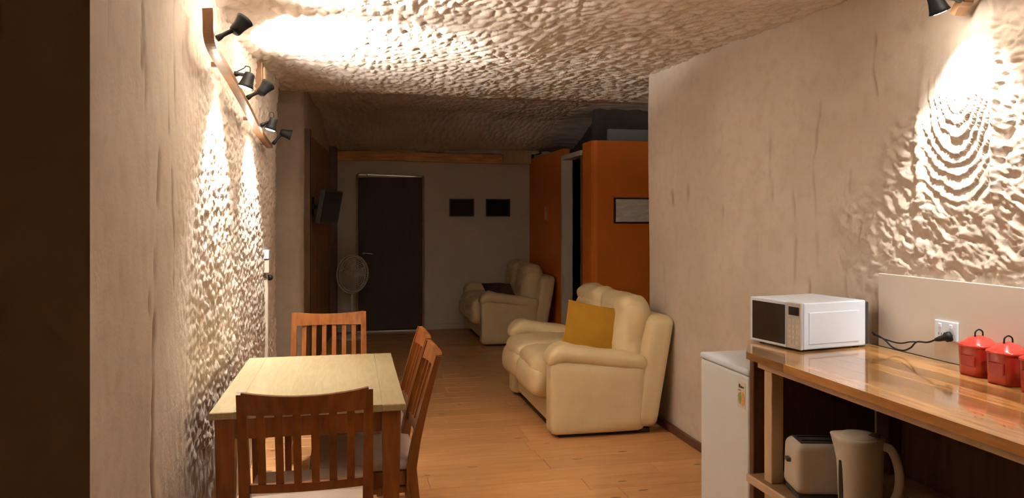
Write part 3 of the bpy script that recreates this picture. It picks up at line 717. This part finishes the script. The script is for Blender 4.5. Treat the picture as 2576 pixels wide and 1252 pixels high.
# ------------------------------------------------------------------ wall lamps
def spot_head(root, loc, d, power=0, angle=70, blend=.5, arm_from=None, lit=True, scale=1.0, cable=False):
    d = Vector(d).normalized(); loc = Vector(loc); k = scale
    mt = Matrix.Translation(loc) @ d.to_track_quat('Z', 'Y').to_matrix().to_4x4()
    prof = [(.010, -.040), (.021, -.038), (.025, -.030), (.027, -.005), (.033, .022), (.038, .036), (.036, .0365), (.031, .022), (.024, .010)]
    hd = obj('spot_head', lathe([(r * k, z * k) for r, z in prof], 24, mt), 'black', root, True, world=True)
    if lit: obj('bulb', lathe([(.004, .020), (.026, .022), (.033, .033), (.024, .039), (.004, .042)], 20, mt @ Matrix.Scale(k, 4)), 'bulb', hd, True, world=True)
    if arm_from is not None:
        back = loc - d * .02 * k
        obj('arm', tube(smooth_path([arm_from, (Vector(arm_from) + back) / 2 + Vector((0, 0, .004)), back], 3), [.013 * k] * 2 + [.009 * k] * 3 + [.009 * k] * 2, 10), 'black', root, True, world=True)
    if cable:
        a = Vector(arm_from); e = loc - d * .035 * k
        obj('cable', tube(smooth_path([a + Vector((.01, 0, .01)), a + Vector((.045, 0, .03)), e + Vector((-.02, 0, .035)), e + Vector((0, 0, .03)), e]), .0025, 6), 'black', root, True, world=True)
    if power:
        l = bpy.data.lights.new('spot_light', 'SPOT'); l.energy = power; l.color = LAMP; l.spot_size = math.radians(angle); l.spot_blend = blend; l.shadow_soft_size = .025
        lo = bpy.data.objects.new('spot_light', l); C.objects.link(lo); lo.parent = root
        q = d.to_track_quat('-Z', 'Y'); rr = root.matrix_basis.inverted()
        lo.matrix_basis = rr @ (Matrix.Translation(loc + d * .055 * k) @ q.to_matrix().to_4x4())
    return hd

la = thing('spotlight_rail', 'long wavy timber rail with black spotlights on the rough left wall', 'wall lamp', (-.58, 4.3, 2.1))
rp = [(-.56, 3.19, 2.315), (-.555, 3.175, 2.265), (-.555, 3.19, 2.21), (-.555, 3.31, 2.174), (-.555, 3.71, 2.142), (-.555, 4.23, 2.089), (-.55, 4.83, 2.007), (-.545, 5.35, 1.975)]
obj('rail', beam(smooth_path(rp, 6), .026, .040, up=(1, 0, 0)), 'rail_wood', la, world=True)
for y_, z_ in ((3.5, 2.158), (4.5, 2.052), (5.2, 1.985)): obj('bracket', box(-.60, -.565, y_ - .012, y_ + .012, z_ - .010, z_ + .010), 'rail_wood', la, world=True)
E_UP, E_DN = 84, 35
spot_head(la, (-.455, 3.30, 2.285), (.52, .25, .75), E_UP, 105, .6, (-.54, 3.27, 2.22))
spot_head(la, (-.480, 3.74, 2.135), (-.30, -.06, -1), E_DN, 95, .7, (-.54, 3.74, 2.165), cable=True)
spot_head(la, (-.455, 4.20, 2.175), (.50, .44, .72), E_UP, 105, .55, (-.54, 4.18, 2.12))
spot_head(la, (-.470, 4.75, 2.055), (-.30, .0, -1), E_DN, 95, .7, (-.53, 4.72, 2.04), cable=True)
spot_head(la, (-.440, 5.36, 2.065), (.9, .1, -.25), 0, 80, .6, (-.52, 5.33, 1.99), lit=False)
bt = thing('lamp_block', 'short upright timber block on the wall above the spotlight rail', 'timber block', (-.56, 4.98, 2.4))
obj('block', box(-.60, -.548, 4.95, 5.03, 2.28, 2.47, .006), 'rail_wood', bt, world=True)
obj('face_plate', box(-.548, -.535, 4.97, 5.05, 2.30, 2.44, .004), 'post_wood', bt, world=True)

lb = thing('spotlight_rail', 'spotlight rail above the worktop at the top right edge', 'wall lamp', (2.28, 1.6, 2.3))
rp = [(2.265, 2.47, 2.265), (2.265, 2.44, 2.30), (2.265, 2.36, 2.33), (2.265, 1.8, 2.37), (2.265, 1.2, 2.40), (2.265, .75, 2.42)]
obj('rail', beam(smooth_path(rp, 6), .03, .05, up=(1, 0, 0)), 'rail_wood', lb, world=True)
for y_, z_ in ((2.2, 2.345), (1.0, 2.41)): obj('bracket', box(2.25, 2.36, y_ - .02, y_ + .02, z_ - .02, z_ + .02), 'black', lb, world=True)
spot_head(lb, (2.140, 2.435, 2.292), (.50, .06, -1), 24, 78, .6, (2.25, 2.43, 2.31))
spot_head(lb, (2.155, 1.85, 2.42), (-.55, .45, .70), 60, 110, .7, (2.25, 1.85, 2.38))
spot_head(lb, (2.155, 1.30, 2.345), (-.12, .85, -.9), 22, 75, .8, (2.25, 1.30, 2.38))
spot_head(lb, (2.155, .85, 2.46), (-.7, .1, .6), 60, 110, .7, (2.25, .85, 2.41))

# switch and conduit on the rough wall by the far chair
sw = thing('wall_switch', 'white wall switch with black plug and conduit on the rough wall', 'switch', (-.60, 5.36, 1.2))
obj('plate', box(-.60, -.545, 5.30, 5.40, 1.215, 1.275, .004), 'white_enamel', sw, world=True)
obj('plate', box(-.60, -.545, 5.31, 5.41, 1.12, 1.21, .004), 'cream_plastic', sw, world=True)
obj('plug', lathe([(.02, 0), (.021, .015), (.015, .025), (.008, .03)], 14, Matrix.Translation((-.555, 5.37, 1.085)) @ Matrix.Rotation(PI / 2, 4, 'Y')), 'black', sw, True, world=True)
obj('conduit', box(-.60, -.555, 5.345, 5.395, 0, 1.08, .008), 'rock', sw, world=True)
